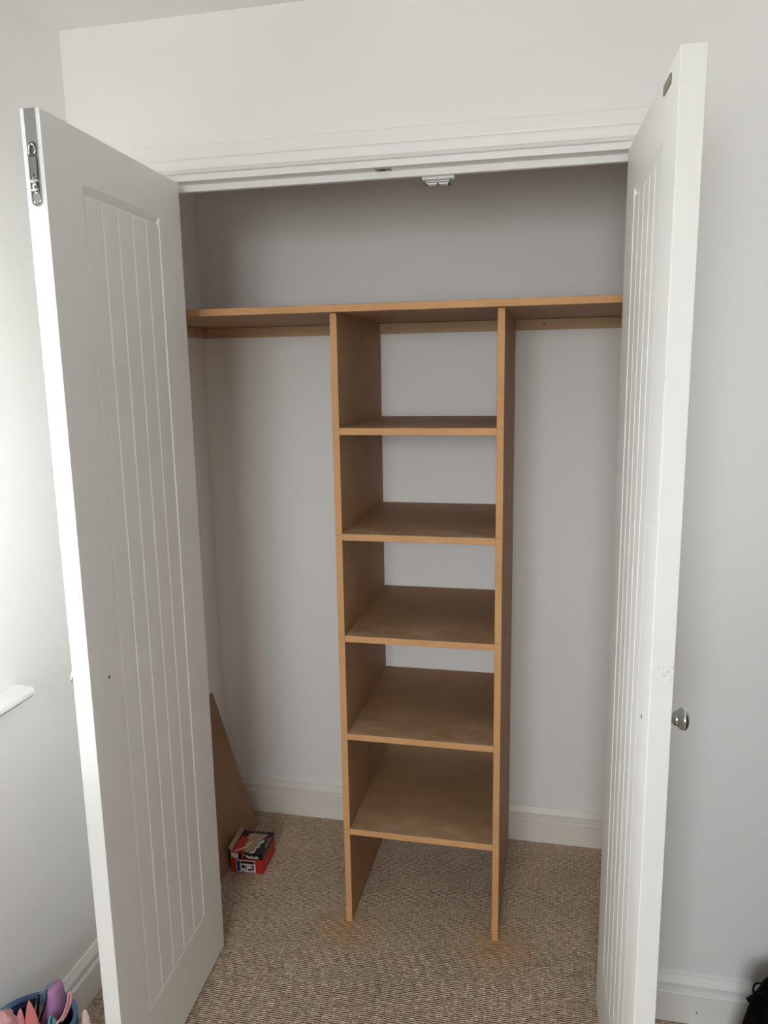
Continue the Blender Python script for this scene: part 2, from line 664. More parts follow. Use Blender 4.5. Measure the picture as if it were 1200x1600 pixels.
mitred('architrave_head', lambda u, v: (ix0 - u, -v, iz + u), lambda u, v: (ix1 + u, -v, iz + u))
mitred('architrave_leg', lambda u, v: (ix0 - u, -v, 0), lambda u, v: (ix0 - u, -v, iz + u))
mitred('architrave_leg', lambda u, v: (ix1 + u, -v, 0), lambda u, v: (ix1 + u, -v, iz + u))
# keep for the flush bolt, let into the soffit of the lining
bm = bmesh.new()
box(bm, -0.158, -0.122, 0.012, 0.034, ZH - 0.0012, ZH + 0.0004)
kp = tag(link('bolt_keep', bm, M_BRASS, t1, bevel=0.0005), 'dull bronze bolt keep plate')
bm = bmesh.new()
box(bm, -0.149, -0.134, 0.017, 0.029, ZH - 0.0016, ZH - 0.0008)
link('keep_hole', bm, M_DARK, kp)

# window in the left wall
w1 = empty('window_1', (WX, (WIN_Y0 + WIN_Y1) / 2, WIN_Z0))
struct(w1, 'white framed casement window in the left wall')
FX = WX - 0.22


def wbox(name, x0, x1, y0, y1, z0, z1, mat, parent, bevel=0.0):
    bm = bmesh.new()
    box(bm, x0 - WX, x1 - WX, y0 - (WIN_Y0 + WIN_Y1) / 2, y1 - (WIN_Y0 + WIN_Y1) / 2, z0 - WIN_Z0, z1 - WIN_Z0)
    return link(name, bm, mat, parent, bevel=bevel)


FR = 0.05
wmid = (WIN_Y0 + WIN_Y1) / 2
wbox('window_frame', FX - 0.06, FX, WIN_Y0, WIN_Y1, WIN_Z0, WIN_Z0 + FR, M_PVC, w1, 0.003)
wbox('window_frame', FX - 0.06, FX, WIN_Y0, WIN_Y1, WIN_Z1 - FR, WIN_Z1, M_PVC, w1, 0.003)
for (a, b) in ((WIN_Y0, WIN_Y0 + FR), (WIN_Y1 - FR, WIN_Y1)):
    wbox('window_frame', FX - 0.06, FX, a, b, WIN_Z0 + FR, WIN_Z1 - FR, M_PVC, w1, 0.003)
wbox('pane', FX - 0.034, FX - 0.030, WIN_Y0 + FR, WIN_Y1 - FR, WIN_Z0 + FR, WIN_Z1 - FR, M_GLASS, w1)
# window in the wall behind the viewer
w2 = empty('window_2', (0, 0, 0))
struct(w2, 'white framed two-light window behind the viewer')
FY = YB - 0.22
rmid = (RW_X0 + RW_X1) / 2
one_box('window_frame', RW_X0, RW_X1, FY - 0.06, FY, RW_Z0, RW_Z0 + FR, M_PVC, w2, 0.003)
one_box('window_frame', RW_X0, RW_X1, FY - 0.06, FY, RW_Z1 - FR, RW_Z1, M_PVC, w2, 0.003)
for (a, b) in ((RW_X0, RW_X0 + FR), (RW_X1 - FR, RW_X1), (rmid - FR / 2, rmid + FR / 2)):
    one_box('window_frame', a, b, FY - 0.06, FY, RW_Z0 + FR, RW_Z1 - FR, M_PVC, w2, 0.003)
for (a, b) in ((RW_X0 + FR, rmid - FR / 2), (rmid + FR / 2, RW_X1 - FR)):
    one_box('pane', a, b, FY - 0.034, FY - 0.030, RW_Z0 + FR, RW_Z1 - FR, M_GLASS, w2)
# window board with a rounded nosing and ears past the opening
bm = bmesh.new()
SP = 0.046
ST0, ST1 = 0.880, 0.9045
prof = [(0, ST0), (SP - 0.006, ST0)]
for k in range(9):
    a = -math.pi / 2 + math.pi * k / 8
    prof.append((SP - 0.011 + 0.011 * math.cos(a), (ST0 + ST1) / 2 + (ST1 - ST0) / 2 * math.sin(a)))
prof.append((0, ST1))
prism(bm, prof, lambda u, v, t: (WX + u, t, v), WIN_Y0 - 0.06, -0.368)
box(bm, WX - 0.22, WX, WIN_Y0, WIN_Y1, ST0 + 0.001, ST1)
struct(link('trim_3', bm, M_TRIM, bevel=0.004, segs=2), 'white rounded window board below the window')


# ------------------------------------------------------------------ the doors
DW, DH, DT, DZ = 0.5345, 1.981, 0.035, 0.012
PS0, PS1, PZ0, PZ1 = 0.1145, 0.4205, 0.190, 1.898      # sunk panel
RD = 0.006                                              # depth of the panel


def make_door(name, hinge, ang, sg, mat):
    global LAST_DOOR_MAT
    LAST_DOOR_MAT = mat
    d = empty(name, (hinge[0], hinge[1], 0), -ang)
    Y = lambda t: sg * t
    bm = bmesh.new()
    # leaf: frame of stiles and rails moulded in one skin, with a splayed edge to the sunk panel
    loops = {}

    def loop(s0, s1, z0, z1, t):
        return [bm.verts.new((s, Y(t), z)) for s, z in ((s0, z0), (s1, z0), (s1, z1), (s0, z1))]
    C, CB, CT, VD, PR = 0.0038, 0.0040, 0.0125, 0.0058, 0.0006
    for side, t0, t1 in (('in', 0.0, VD), ('out', DT, DT - VD)):
        o = loop(0, DW, DZ, DZ + DH, t0)
        i = loop(PS0, PS1, PZ0, PZ1, t0)
        c = loop(PS0 + C, PS1 - C, PZ0 + CB, PZ1 - CT, t1)
        for k in range(4):
            j = (k + 1) % 4
            bm.faces.new((o[k], o[j], i[j], i[k]))
            bm.faces.new((i[k], i[j], c[j], c[k]))
        loops[side] = (o, c)
    for which in (0, 1):
        A, B = loops['in'][which], loops['out'][which]
        for k in range(4):
            j = (k + 1) % 4
            bm.faces.new((A[k], A[j], B[j], B[k]))
    link('leaf', bm, mat, d, bevel=0.0010, segs=2)
    # five planks, chamfered all round so that V joints show between them
    s0, s1 = PS0 + C, PS1 - C
    n = 5
    w = (s1 - s0) / n
    for k in range(n):
        a, b = s0 + k * w, s0 + (k + 1) * w
        za, zb = PZ0 + CB, PZ1 - CT
        bm = bmesh.new()
        rings = []
        for (t, ins, it, ib) in ((PR, C, 0.0055, 0.0012), (VD, 0.0, 0.0, 0.0), (DT - VD, 0.0, 0.0, 0.0), (DT - PR, C, 0.0055, 0.0012)):
            rings.append([bm.verts.new((u, Y(t), z)) for u, z in ((a + ins, za + ib), (b - ins, za + ib), (b - ins, zb - it), (a + ins, zb - it))])
        bm.faces.new(rings[0])
        bm.faces.new(rings[-1])
        for A, B in zip(rings, rings[1:]):
            for q in range(4):
                j = (q + 1) % 4
                bm.faces.new((A[q], A[j], B[j], B[q]))
        link('plank', bm, mat, d)
    # knob on the room side
    KS, KZ = 0.4695, 0.987
    prof = [(0.0, -0.001), (0.0105, -0.001), (0.0105, 0.0015), (0.0075, 0.0035), (0.0058, 0.006), (0.0056, 0.010), (0.0075, 0.0125), (0.0105, 0.0145),
            (0.0115, 0.0165), (0.0112, 0.0185), (0.0140, 0.0210), (0.0170, 0.0245), (0.0182, 0.0275), (0.0180, 0.0300), (0.0150, 0.0330),
            (0.0090, 0.0350), (0.0, 0.0356)]
    bm = bmesh.new()
    lathe(bm, [(r * 1.08, h * 1.12) for r, h in prof], 40, lambda x, y, h: (KS + x, Y(DT + h), KZ + y))
    tag(link('knob', bm, M_CHROME, d, smooth=True), 'round polished chrome knob')
    # the screw through the leaf that holds the knob
    bm = bmesh.new()
    lathe(bm, [(0.0, -0.0008), (0.0032, -0.0008), (0.0042, -0.0002), (0.0042, 0.0004)], 20, lambda x, y, h: (KS + x, Y(h), KZ + y))
    sc = tag(link('screw', bm, M_CHROME, d, smooth=False), 'small screw head')
    bm = bmesh.new()
    box(bm, KS - 0.0028, KS + 0.0028, min(Y(-0.0011), Y(-0.0006)), max(Y(-0.0011), Y(-0.0006)), KZ - 0.0006, KZ + 0.0006)
    box(bm, KS - 0.0006, KS + 0.0006, min(Y(-0.0011), Y(-0.0006)), max(Y(-0.0011), Y(-0.0006)), KZ - 0.0028, KZ + 0.0028)
    link('screw_slot', bm, M_DARK, sc)
    # three butt hinges on the hinge edge
    for hz in (1.77, 1.02, 0.24):
        bm = bmesh.new()
        ya, yb = sorted((Y(0.006), Y(DT + 0.001)))
        box(bm, -0.0018, 0.0006, ya, yb, hz - 0.038, hz + 0.038)
        lathe(bm, [(0, -0.038), (0.0045, -0.038), (0.0045, 0.038), (0, 0.038)], 12, lambda x, y, h: (-0.003 + x, Y(DT + 0.003) + y, hz + h))
        link('hinge', bm, M_SATIN, d)
    return d


FITL = dict(h=(-0.615, -0.0073), a=1.5219)
FITR = dict(h=(0.3746, -0.0039), a=1.5288)
d1 = make_door('door_1', FITL['h'], FITL['a'], -1, mat_door())
d1['kind'] = 'structure'
tag(d1, 'white grooved panel closet door standing open on the left, flush bolt in its edge', 'door', 'pair of closet doors')
d2 = make_door('door_2', FITR['h'], FITR['a'], 1, mat_door((DW, 0.027, 1.09)))
d2['kind'] = 'structure'
tag(d2, 'white grooved panel closet door standing open on the right, chrome knob in view', 'door', 'pair of closet doors')

# flush bolt let into the free edge of door_1 (local: x out of the edge, y across, z up)
CY = -DT / 2


def stadium(hw, z0, z1, n=10, top_flat=False):
    pts = []
    for k in range(n + 1):
        a = math.pi + math.pi * k / n
        pts.append((hw * math.cos(a), z0 + hw + hw * math.sin(a)))
    if top_flat:
        pts += [(hw, z1), (-hw, z1)]
    else:
        for k in range(n + 1):
            a = math.pi * k / n
            pts.append((hw * math.cos(a), z1 - hw + hw * math.sin(a)))
    return pts


def edgefn(u, v, t):
    return (DW + t, CY - u, v)


bm = bmesh.new()                                 # face plate with a slot cut out of it
outer = stadium(0.0098, 1.8405, DZ + DH - 0.0005, 12, True)
inner = stadium(0.0078, 1.8430, 1.9420, 12)
TP = 0.0012
vo = [bm.verts.new(edgefn(u, v, TP)) for u, v in outer]
vi = [bm.verts.new(edgefn(u, v, TP)) for u, v in inner]
eo = [bm.edges.new((vo[i], vo[(i + 1) % len(vo)])) for i in range(len(vo))]
ei = [bm.edges.new((vi[i], vi[(i + 1) % len(vi)])) for i in range(len(vi))]
bmesh.ops.triangle_fill(bm, use_beauty=True, edges=eo + ei)
wo = [bm.verts.new(edgefn(u, v, -0.0005)) for u, v in outer]
wi = [bm.verts.new(edgefn(u, v, 0.0001)) for u, v in inner]
for A, B in ((vo, wo), (vi, wi)):
    for i in range(len(A)):
        j = (i + 1) % len(A)
        bm.faces.new((A[i], A[j], B[j], B[i]))
fb = tag(link('flush_bolt', bm, M_SATIN, d1), 'grey metal flush bolt with chrome lever')
bm = bmesh.new()
bm.faces.new([bm.verts.new(edgefn(u, v, 0.0003)) for u, v in inner])
link('slot_floor', bm, principled('bolt_pocket', (0.16, 0.165, 0.16), 0.4, 0.8), fb)
bm = bmesh.new()
prism(bm, [(-0.0062, 1.918), (0.0062, 1.918), (0.0058, 1.884), (-0.0058, 1.884)], edgefn, 0.0004, 0.0030)
link('lever', bm, principled('lever_steel', (0.36, 0.37, 0.37), 0.3, 1.0), fb, bevel=0.0006)
bm = bmesh.new()                                # chrome finger loop at the top of the slot
pts = []
for k in range(13):
    a = math.radians(-35 + 250 * k / 12)
    pts.append(edgefn(0.0056 * math.cos(a), 1.928 + 0.0098 * math.sin(a), 0.0028))
tube(bm, pts, 0.0017, 8)
link('finger_loop', bm, M_CHROME, fb, smooth=True)
bm = bmesh.new()
tube(bm, [edgefn(-0.0066, 1.8805, 0.0028), edgefn(0.0066, 1.8805, 0.0028)], 0.0030, 12)
tube(bm, [edgefn(0, 1.883, 0.003), edgefn(0, 1.868, 0.003)], [0.0028, 0.0042], 12)
tube(bm, [edgefn(-0.0060, 1.8665, 0.0024), edgefn(0.0060, 1.8665, 0.0024)], 0.0022, 12)
link('pivot', bm, M_CHROME, fb, smooth=True)
bm = bmesh.new()
lathe(bm, [(0.0012, 0.0), (0.0012, 0.0003), (0, 0.0003)], 12, lambda x, y, h: edgefn(x, 1.8895 + y * 1.5, 0.0030 + h))
link('lever_hole', bm, M_DARK, fb)
bm = bmesh.new()
prism(bm, stadium(0.0064, 1.8445, 1.8630, 10), edgefn, 0.0003, 0.0012)
link('thumb_dish', bm, M_CHROME, fb, bevel=0.0008, segs=2)

# catch plate, lipping plug on door_2
bm = bmesh.new()
pl_pts = [(0.409, 1.9660), (0.415, 1.9640), (0.467, 1.9640), (0.473, 1.9660), (0.473, 1.9770), (0.467, 1.9800), (0.415, 1.9800), (0.409, 1.9770)]
prism(bm, pl_pts, lambda u, v, t: (u, -t, v), -0.0005, 0.0016)
cp = tag(link('catch_plate', bm, M_BRASS, d2, bevel=0.0005), 'dull metal catch plate')
bm = bmesh.new()
for sx in (0.417, 0.465):
    lathe(bm, [(0.0028, 0.0016), (0.0028, 0.0021), (0, 0.0021)], 12, lambda x, y, h, sx=sx: (sx + x, -h, 1.972 + y))
link('plate_screw', bm, M_SATIN, cp)
bm = bmesh.new()
box(bm, DW - 0.001, DW + 0.0008, 0.0008, DT - 0.0008, 1.9435, DZ + DH - 0.0008)
link('edge_lipping', bm, LAST_DOOR_MAT, d2, bevel=0.0002)

# white magnetic catch behind the head stop
mc = empty('magnetic_catch', (-0.023, 0.060, ZH))
tag(mc, 'small white slotted plastic catch under the door head of the closet', 'catch')
bm = bmesh.new()
box(bm, -0.036, 0.036, -0.008, 0.010, -0.0185, 0.0)
prism(bm, [(-0.036, -0.0185), (0.036, -0.0185), (0.035, -0.0205), (-0.035, -0.0205)], lambda u, v, t: (u, t, v), -0.008, 0.010)
link('flange', bm, M_PLASTIC, mc, bevel=0.001)
bm = bmesh.new()
for (a, b, z0, z1) in ((-0.026, 0.026, -0.0315, -0.0285), (-0.026, 0.026, -0.0260, -0.0238), (-0.026, 0.026, -0.0213, -0.0195),
                       (-0.026, -0.0225, -0.0315, -0.0195), (0.0225, 0.026, -0.0315, -0.0195), (-0.0022, 0.0022, -0.0315, -0.0195)):
    box(bm, a, b, -0.010, 0.008, z0, z1)
link('slotted_body', bm, M_PLASTIC, mc)
bm = bmesh.new()
box(bm, -0.0225, 0.0225, 0.0005, 0.006, -0.0295, -0.0195)
link('magnet', bm, principled('magnet_slot_shade', (0.07, 0.065, 0.06), 0.5), mc)  # colour darkened so the slots in front look shaded

# ------------------------------------------------------------------ raw board shelving
su = empty('shelving_unit', ((X1 + X2) / 2, YF, 0))
tag(su, 'tall open shelving tower of raw brown fibreboard in the middle of the closet', 'shelving')
OX, OY = (X1 + X2) / 2, YF


def cut_edges(bm):
    bmesh.ops.recalc_face_normals(bm, faces=bm.faces)
    for f in bm.faces:
        f.normal_update()
        if f.normal.y < -0.9:
            f.material_index = 1


def unit(name, bm, mat, bevel=0.0007):
    cut_edges(bm)
    for v in bm.verts:
        v.co.x -= OX
        v.co.y -= OY
    return link(name, bm, mat, su, bevel=bevel)


E = 0.0012
M_PENCIL = principled('pencil', (0.20, 0.12, 0.07), 0.8)
for xa in (X1, X2 - TM):
    bm = bmesh.new()                               # scribed round the skirting at the back
    prism(bm, [(YF, 0.0), (D - 0.0185, 0.0), (D - 0.0185, HS + 0.002), (D - E, HS + 0.002), (D - E, ST - TM - 0.0004), (YF, ST - TM - 0.0004)],
          lambda u, v, t: (t, u, v), xa, xa + TM)
    up_o = unit('upright', bm, [M_MDF, M_EDGE])
    for k, z in enumerate(SH):                     # pencil lines at the shelf heights
        zz = z - (0.0 if xa > 0 else 0.004)
        bm = bmesh.new()
        box(bm, xa + 0.001 - OX, xa + TM * (0.75 if k % 2 else 0.9) - OX, -0.0002, 0.0002, zz - 0.0005, zz + 0.0005)
        link('pencil_mark', bm, M_PENCIL, up_o)
for z in SH:
    bm = bmesh.new()
    yb = D - E
    box(bm, X1 + TM, X2 - TM, YF, yb, z - TM, z)
    if z == SH[-1]:                                # the lowest shelf is pitched up a little at the back
        for v in bm.verts:
            if v.co.y > 0.4:
                v.co.z += 0.008
    sh = unit('shelf', bm, [M_MDFS, M_EDGE])

bm = bmesh.new()
box(bm, WX + E, XCR - E, YT, D - E, ST - TM, ST)
cut_edges(bm)
tag(link('top_shelf', bm, [M_MDF, M_EDGE], bevel=0.0007), 'long raw fibreboard shelf across the top of the closet tower', 'shelf')


def batten(x0, x1, y0, y1, label, alongy=False, screws=()):
    b = empty('wall_batten', ((x0 + x1) / 2, (y0 + y1) / 2, ZBAT))
    cx, cy = (x0 + x1) / 2, (y0 + y1) / 2
    bm = bmesh.new()
    box(bm, x0 - cx, x1 - cx, y0 - cy, y1 - cy, 0, ST - TM - 0.0005 - ZBAT)
    link('strip', bm, M_PINE, b, bevel=0.0008)
    for s in screws:
        bm = bmesh.new()
        zz = (ST - TM - ZBAT) * 0.52
        lathe(bm, [(0, -0.0005), (0.0026, -0.0005), (0.0026, 0.0006), (0, 0.0006)], 10,
              lambda x, y, h: (s - cx + x, y0 - cy - h, zz + y))
        link('screw', bm, M_DARK, b)
    return tag(b, label, 'batten', 'battens under the top shelf')


BT = 0.020
batten(WX + BT + 0.001, X1 - 0.0005, D - BT, D - E, 'pine batten on the back wall left of the shelving tower', screws=(-0.45,))
batten(X1 + TM + 0.0005, X2 - TM - 0.0005, D - BT, D - E, 'pine batten on the back wall between the two tower uprights', screws=(-0.265,))
batten(X2 + 0.0005, XCR - E, D - BT, D - E, 'pine batten on the back wall right of the shelving tower', screws=(0.205,))
batten(WX + E, WX + BT, YT + 0.03, D - E, 'short pine batten on the side wall at the left end of the top shelf')

# offcut board leaning on the side wall
bm = bmesh.new()
fx, tx = -0.742, WX + 0.004
L_ = math.hypot(tx - fx, 0.485)
nx, nz = 0.485 / L_, (fx - tx) / L_
th = 0.006
p0, p1 = (fx, 0.0), (tx + 0.012 * nx * 0, 0.485)
prism(bm, [p0, (p0[0] - th * nx, 0.0), (p1[0] - th * nx + 0.004, p1[1] - th * nz), (p1[0] + 0.004, p1[1])],
      lambda u, v, t: (u, t, v), 0.17, 0.566)
tag(link('board_offcut', bm, M_OFFCUT, bevel=0.0005), 'brown board offcut leaning on the side wall behind the left door', 'board')

# ------------------------------------------------------------------ nail box
nb = empty('nail_box', (-0.6805, 0.374, 0.0), 0.045)
tag(nb, 'small torn red and black cardboard nail box on the closet carpet', 'box')
BW, BD, BH = 0.0525, 0.062, 0.070
M_RED = principled('red_card', (0.50, 0.022, 0.012), 0.45)
M_BLK = principled('black_card', (0.012, 0.012, 0.014), 0.4)
M_CARD = mat_fabric('torn_brown_card', (0.42, 0.33, 0.22), 0.9, 300)
M_WHT = principled('white_print', (0.78, 0.78, 0.78), 0.5)
M_BLU = principled('blue_print', (0.03, 0.05, 0.28), 0.5)
bm = bmesh.new()
box(bm, -BW, BW, -BD, BD, 0.0005, 0.049)
link('red_tray', bm, M_RED, nb, bevel=0.0012)
bm = bmesh.new()
box(bm, -BW + 0.0005, BW - 0.0005, -BD + 0.0005, BD - 0.0005, 0.049, BH)
link('black_lid', bm, M_BLK, nb, bevel=0.0012)


def flat(name, pts, fn, mat, parent, t=0.0006):
    bm = bmesh.new()
    prism(bm, pts, fn, 0.0, t)
    return link(name, bm, mat, parent)


topf = lambda u, v, t: (u, v, BH + t)
frontf = lambda u, v, t: (u, -BD - t, v)
flat('red_top_print', [(-0.050, -0.060), (-0.010, -0.060), (-0.004, -0.035), (-0.018, 0.006), (-0.022, 0.026), (-0.045, 0.026)], topf, M_RED, nb, 0.0004)
flat('torn_patch', [(-0.014, -0.050), (-0.002, -0.056), (0.017, -0.054), (0.021, -0.043), (0.019, -0.030), (0.026, -0.022), (0.023, -0.006), (0.030, 0.004),
                    (0.028, 0.020), (0.036, 0.046), (0.012, 0.043), (-0.010, 0.047), (-0.026, 0.040), (-0.024, 0.020), (-0.017, 0.004), (-0.022, -0.015), (-0.012, -0.030)],
     topf, M_CARD, nb, 0.0009)
M_TEAR = principled('torn_paper_edge', (0.74, 0.66, 0.58), 0.9)
flat('tear_edge', [(-0.044, -0.056), (-0.042, -0.0575), (-0.012, -0.035), (-0.002, -0.004), (-0.006, -0.002), (-0.016, -0.030)], topf, M_TEAR, nb, 0.0012)
flat('tear_edge', [(0.010, -0.060), (0.022, -0.056), (0.024, -0.043), (0.022, -0.032), (0.030, -0.024), (0.027, -0.008), (0.036, 0.004), (0.033, 0.014),
                   (0.030, 0.004), (0.0235, -0.006), (0.0265, -0.022), (0.0195, -0.030), (0.0215, -0.043), (0.0175, -0.0535), (0.009, -0.055)], topf, M_WHT, nb, 0.0010)
flat('red_swirl', [(0.034, 0.010), (0.040, 0.010), (0.045, 0.018), (0.045, 0.028), (0.042, 0.028), (0.041, 0.020), (0.037, 0.016)], topf, M_RED, nb, 0.0008)
flat('grey_streak', [(0.047, -0.020), (0.051, -0.024), (0.0515, 0.020), (0.049, 0.036)], topf, principled('grey_print', (0.35, 0.35, 0.36), 0.5), nb, 0.0006)
for k in range(5):
    u = -0.030 + 0.0125 * k
    flat('top_dash', [(u, 0.0545), (u + 0.003, 0.0545), (u + 0.006, 0.0605), (u + 0.003, 0.0605)], topf, M_CARD, nb, 0.0006)
# front of the lid: torn corner, emblem and lettering
flat('torn_corner', [(-0.0515, 0.0495), (-0.048, 0.056), (-0.040, 0.0500), (-0.030, 0.0495), (-0.0275, 0.056), (-0.0275, 0.0690), (-0.0515, 0.0690)], frontf, M_TEAR, nb, 0.0006)
flat('emblem', [(-0.020, 0.0660), (-0.0185, 0.0685), (-0.0065, 0.0672), (-0.0045, 0.0645), (-0.006, 0.0610), (-0.0105, 0.0600), (-0.0135, 0.0570), (-0.0150, 0.0530),
                (-0.0185, 0.0525), (-0.0165, 0.0560), (-0.0150, 0.0600), (-0.0130, 0.0625), (-0.0090, 0.0630), (-0.0085, 0.0648), (-0.0110, 0.0658)],
     frontf, principled('emblem_red', (0.75, 0.16, 0.14), 0.5), nb, 0.0006)
fc = bpy.data.curves.new('lettering', 'FONT')
fc.body = 'Paslode'
fc.size = 0.0135
fc.extrude = 0.0003
fc.offset = 0.0003
fc.shear = 0.15
tmp = bpy.data.objects.new('tmp_text', fc)
COL.objects.link(tmp)
bpy.context.view_layer.update()
tm = bpy.data.meshes.new_from_object(tmp.evaluated_get(bpy.context.evaluated_depsgraph_get()))
bpy.data.objects.remove(tmp, do_unlink=True)
tw = max(v.co.x for v in tm.vertices) - min(v.co.x for v in tm.vertices)
k = 0.041 / tw
for v in tm.vertices:
    v.co = Vector((-0.0030 + v.co.x * k, -BD - 0.0002 - v.co.z, 0.0545 + v.co.y * 0.95))
tm.materials.clear()
tm.materials.append(M_WHT)
tx_o = bpy.data.objects.new('lettering', tm)
COL.objects.link(tx_o)
tx_o.parent = nb
# printed label on the red front
lb = flat('paper_label', [(-0.0355, 0.004), (0.0285, 0.004), (0.0265, 0.0455), (-0.0365, 0.0455)], frontf, M_WHT, nb, 0.0004)
flat('blue_bar', [(-0.0335, 0.007), (-0.0225, 0.007), (-0.0230, 0.0430), (-0.0345, 0.0430)], frontf, M_BLU, lb, 0.0007)
bm = bmesh.new()
for (a, b, c, d_) in ((-0.021, 0.0245, 0.034, 0.043), (-0.019, -0.008, 0.018, 0.029), (-0.006, -0.002, 0.014, 0.029), (0.013, 0.023, 0.025, 0.030),
                      (0.014, 0.023, 0.0195, 0.0235), (0.003, 0.022, 0.0115, 0.0175), (0.001, 0.010, 0.0270, 0.0285), (-0.018, -0.008, 0.0065, 0.0085),
                      (0.004, 0.012, 0.0062, 0.0080), (0.017, 0.025, 0.0058, 0.0085)):
    prism(bm, [(a, c), (b, c), (b, d_), (a, d_)], frontf, 0.0004, 0.0007)
link('label_print', bm, M_BLK, lb)
flat('side_print', [(-0.045, 0.020), (-0.043, 0.020), (0.012, 0.046), (0.010, 0.046)], lambda u, v, t: (BW + t, u, v), principled('orange_print', (0.75, 0.2, 0.04), 0.5), nb)
# opened side flap standing up against the offcut
bm = bmesh.new()
prism(bm, [(-0.0525, BH), (-0.0600, BH + 0.016), (-0.0590, BH + 0.0165), (-0.0513, BH)], lambda u, v, t: (u, t, v), -0.060, 0.058)
link('side_flap', bm, M_CARD, nb)

# ------------------------------------------------------------------ blue basket with its toys
BCX, BCY, BRZ, BR = -0.775, -0.570, 0.268, 0.086
bs = empty('toy_basket', (BCX, BCY, 0))
tag(bs, 'round blue fabric basket full of pink things by the left wall', 'basket')
M_BLUE = mat_fabric('blue_felt', (0.10, 0.17, 0.30))
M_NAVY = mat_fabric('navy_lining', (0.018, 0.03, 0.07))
bm = bmesh.new()
wob = lambda a: 1 + 0.03 * math.sin(2 * a + 0.7) + 0.015 * math.sin(5 * a)
prof = [(0.0, 0.0), (BR * 0.80, 0.0), (BR * 0.84, 0.004), (BR * 0.90, 0.10), (BR * 0.96, 0.20), (BR, BRZ - 0.012), (BR, BRZ - 0.003), (BR - 0.004, BRZ),
        (BR - 0.008, BRZ - 0.003), (BR - 0.009, BRZ - 0.012)]


def wobf(x, y, h):
    a = math.atan2(y, x)
    s = wob(a) if h > 0.05 else 1
    return (x * s, y * s, h)


lathe(bm, prof, 48, wobf)
link('basket_body', bm, M_BLUE, bs, smooth=True)
bm = bmesh.new()
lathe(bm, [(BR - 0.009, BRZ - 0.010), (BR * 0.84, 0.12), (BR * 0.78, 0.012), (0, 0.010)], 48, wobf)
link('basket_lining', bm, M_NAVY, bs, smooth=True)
bm = bmesh.new()                                     # folded rim band
pts = []
for k in range(41):
    a = math.radians(60 + 150 * k / 40)
    s = (BR - 0.016) * wob(a)
    pts.append((s * math.cos(a), s * math.sin(a), BRZ - 0.016 + 0.003 * math.sin(3 * a)))
tube(bm, pts, 0.0035, 8, 2.0)
link('rim_fold', bm, M_NAVY, bs, smooth=True)

# standing pouch with black piping
M_PURP = principled('purple_satin', (0.42, 0.20, 0.40), 0.32)
M_PINKF = mat_fabric('pale_pink_cloth', (0.66, 0.36, 0.36))
M_PIPE = principled('black_piping', (0.006, 0.006, 0.008), 0.5)
PB = Vector((-0.760, -0.535, 0.150))
pc = empty('pouch', PB + Vector((-0.006, 0, -0.012)))
tag(pc, 'purple and pink pouch with black piping and blue gusset standing in the basket', 'pouch')


def resample(pts, n):
    P = smooth_path([(x, 0, z) for x, z in pts], 8)
    L = [0.0]
    for p, q in zip(P, P[1:]):
        L.append(L[-1] + (q - p).length)
    out = []
    for k in range(n):
        t = L[-1] * k / (n - 1)
        i = max(j for j in range(len(L)) if L[j] <= t + 1e-9)
        i = min(i, len(P) - 2)
        f = (t - L[i]) / max(1e-9, L[i + 1] - L[i])
        p = P[i].lerp(P[i + 1], f)
        out.append((p.x, p.z))
    return out


LSEAM = [(-0.764, 0.322), (-0.768, 0.295), (-0.773, 0.267), (-0.779, 0.234), (-0.783, 0.170)]
RSEAM = [(-0.741, 0.339), (-0.746, 0.312), (-0.755, 0.289), (-0.767, 0.260), (-0.777, 0.236), (-0.781, 0.170)]
PURPR = [(-0.725, 0.342), (-0.723, 0.333), (-0.721, 0.317), (-0.7215, 0.295), (-0.723, 0.274), (-0.731, 0.255), (-0.737, 0.170)]
PINKL = [(-0.7655, 0.320), (-0.770, 0.306), (-0.777, 0.288), (-0.788, 0.260), (-0.799, 0.230), (-0.801, 0.170)]
YFP, YBP = -0.547, -0.522


def soft_panel(name, left, right, bulge, mat, smooth=True, inset=0.0):
    n, m_ = 18, 8
    Lp, Rp = resample(left, n), resample(right, n)
    bm = bmesh.new()
    rows = []
    for (xa, za), (xb, zb) in zip(Lp, Rp):
        row = []
        for k in range(m_ + 1):
            f = k / m_
            row.append(bm.verts.new((xa + (xb - xa) * f - PB.x, YFP + inset - bulge * math.sin(math.pi * f) ** 0.8 - PB.y, za + (zb - za) * f - PB.z)))
        for k in range(m_ + 1):
            f = 1 - k / m_
            row.append(bm.verts.new((xa + (xb - xa) * f - PB.x, YBP + 0.4 * bulge * math.sin(math.pi * f) - PB.y, za + (zb - za) * f - PB.z)))
        rows.append(row)
    for A, B in zip(rows, rows[1:]):
        q = len(A)
        for i in range(q):
            bm.faces.new((A[i], A[(i + 1) % q], B[(i + 1) % q], B[i]))
    bm.faces.new(rows[0])
    bm.faces.new(rows[-1])
    return link(name, bm, mat, pc, smooth=smooth)


soft_panel('pink_side', PINKL, LSEAM, 0.003, M_PINKF)
soft_panel('gusset', LSEAM, RSEAM, 0.0, mat_gusset(), False, 0.002)
soft_panel('purple_side', RSEAM, PURPR, 0.009, M_PURP)
for seam in (LSEAM, RSEAM):
    bm = bmesh.new()
    tube(bm, [(x - PB.x, YFP - 0.0005 - PB.y, z - PB.z) for x, z in resample(seam, 20)], 0.0025, 8)
    link('piping', bm, M_PIPE, pc, smooth=True)


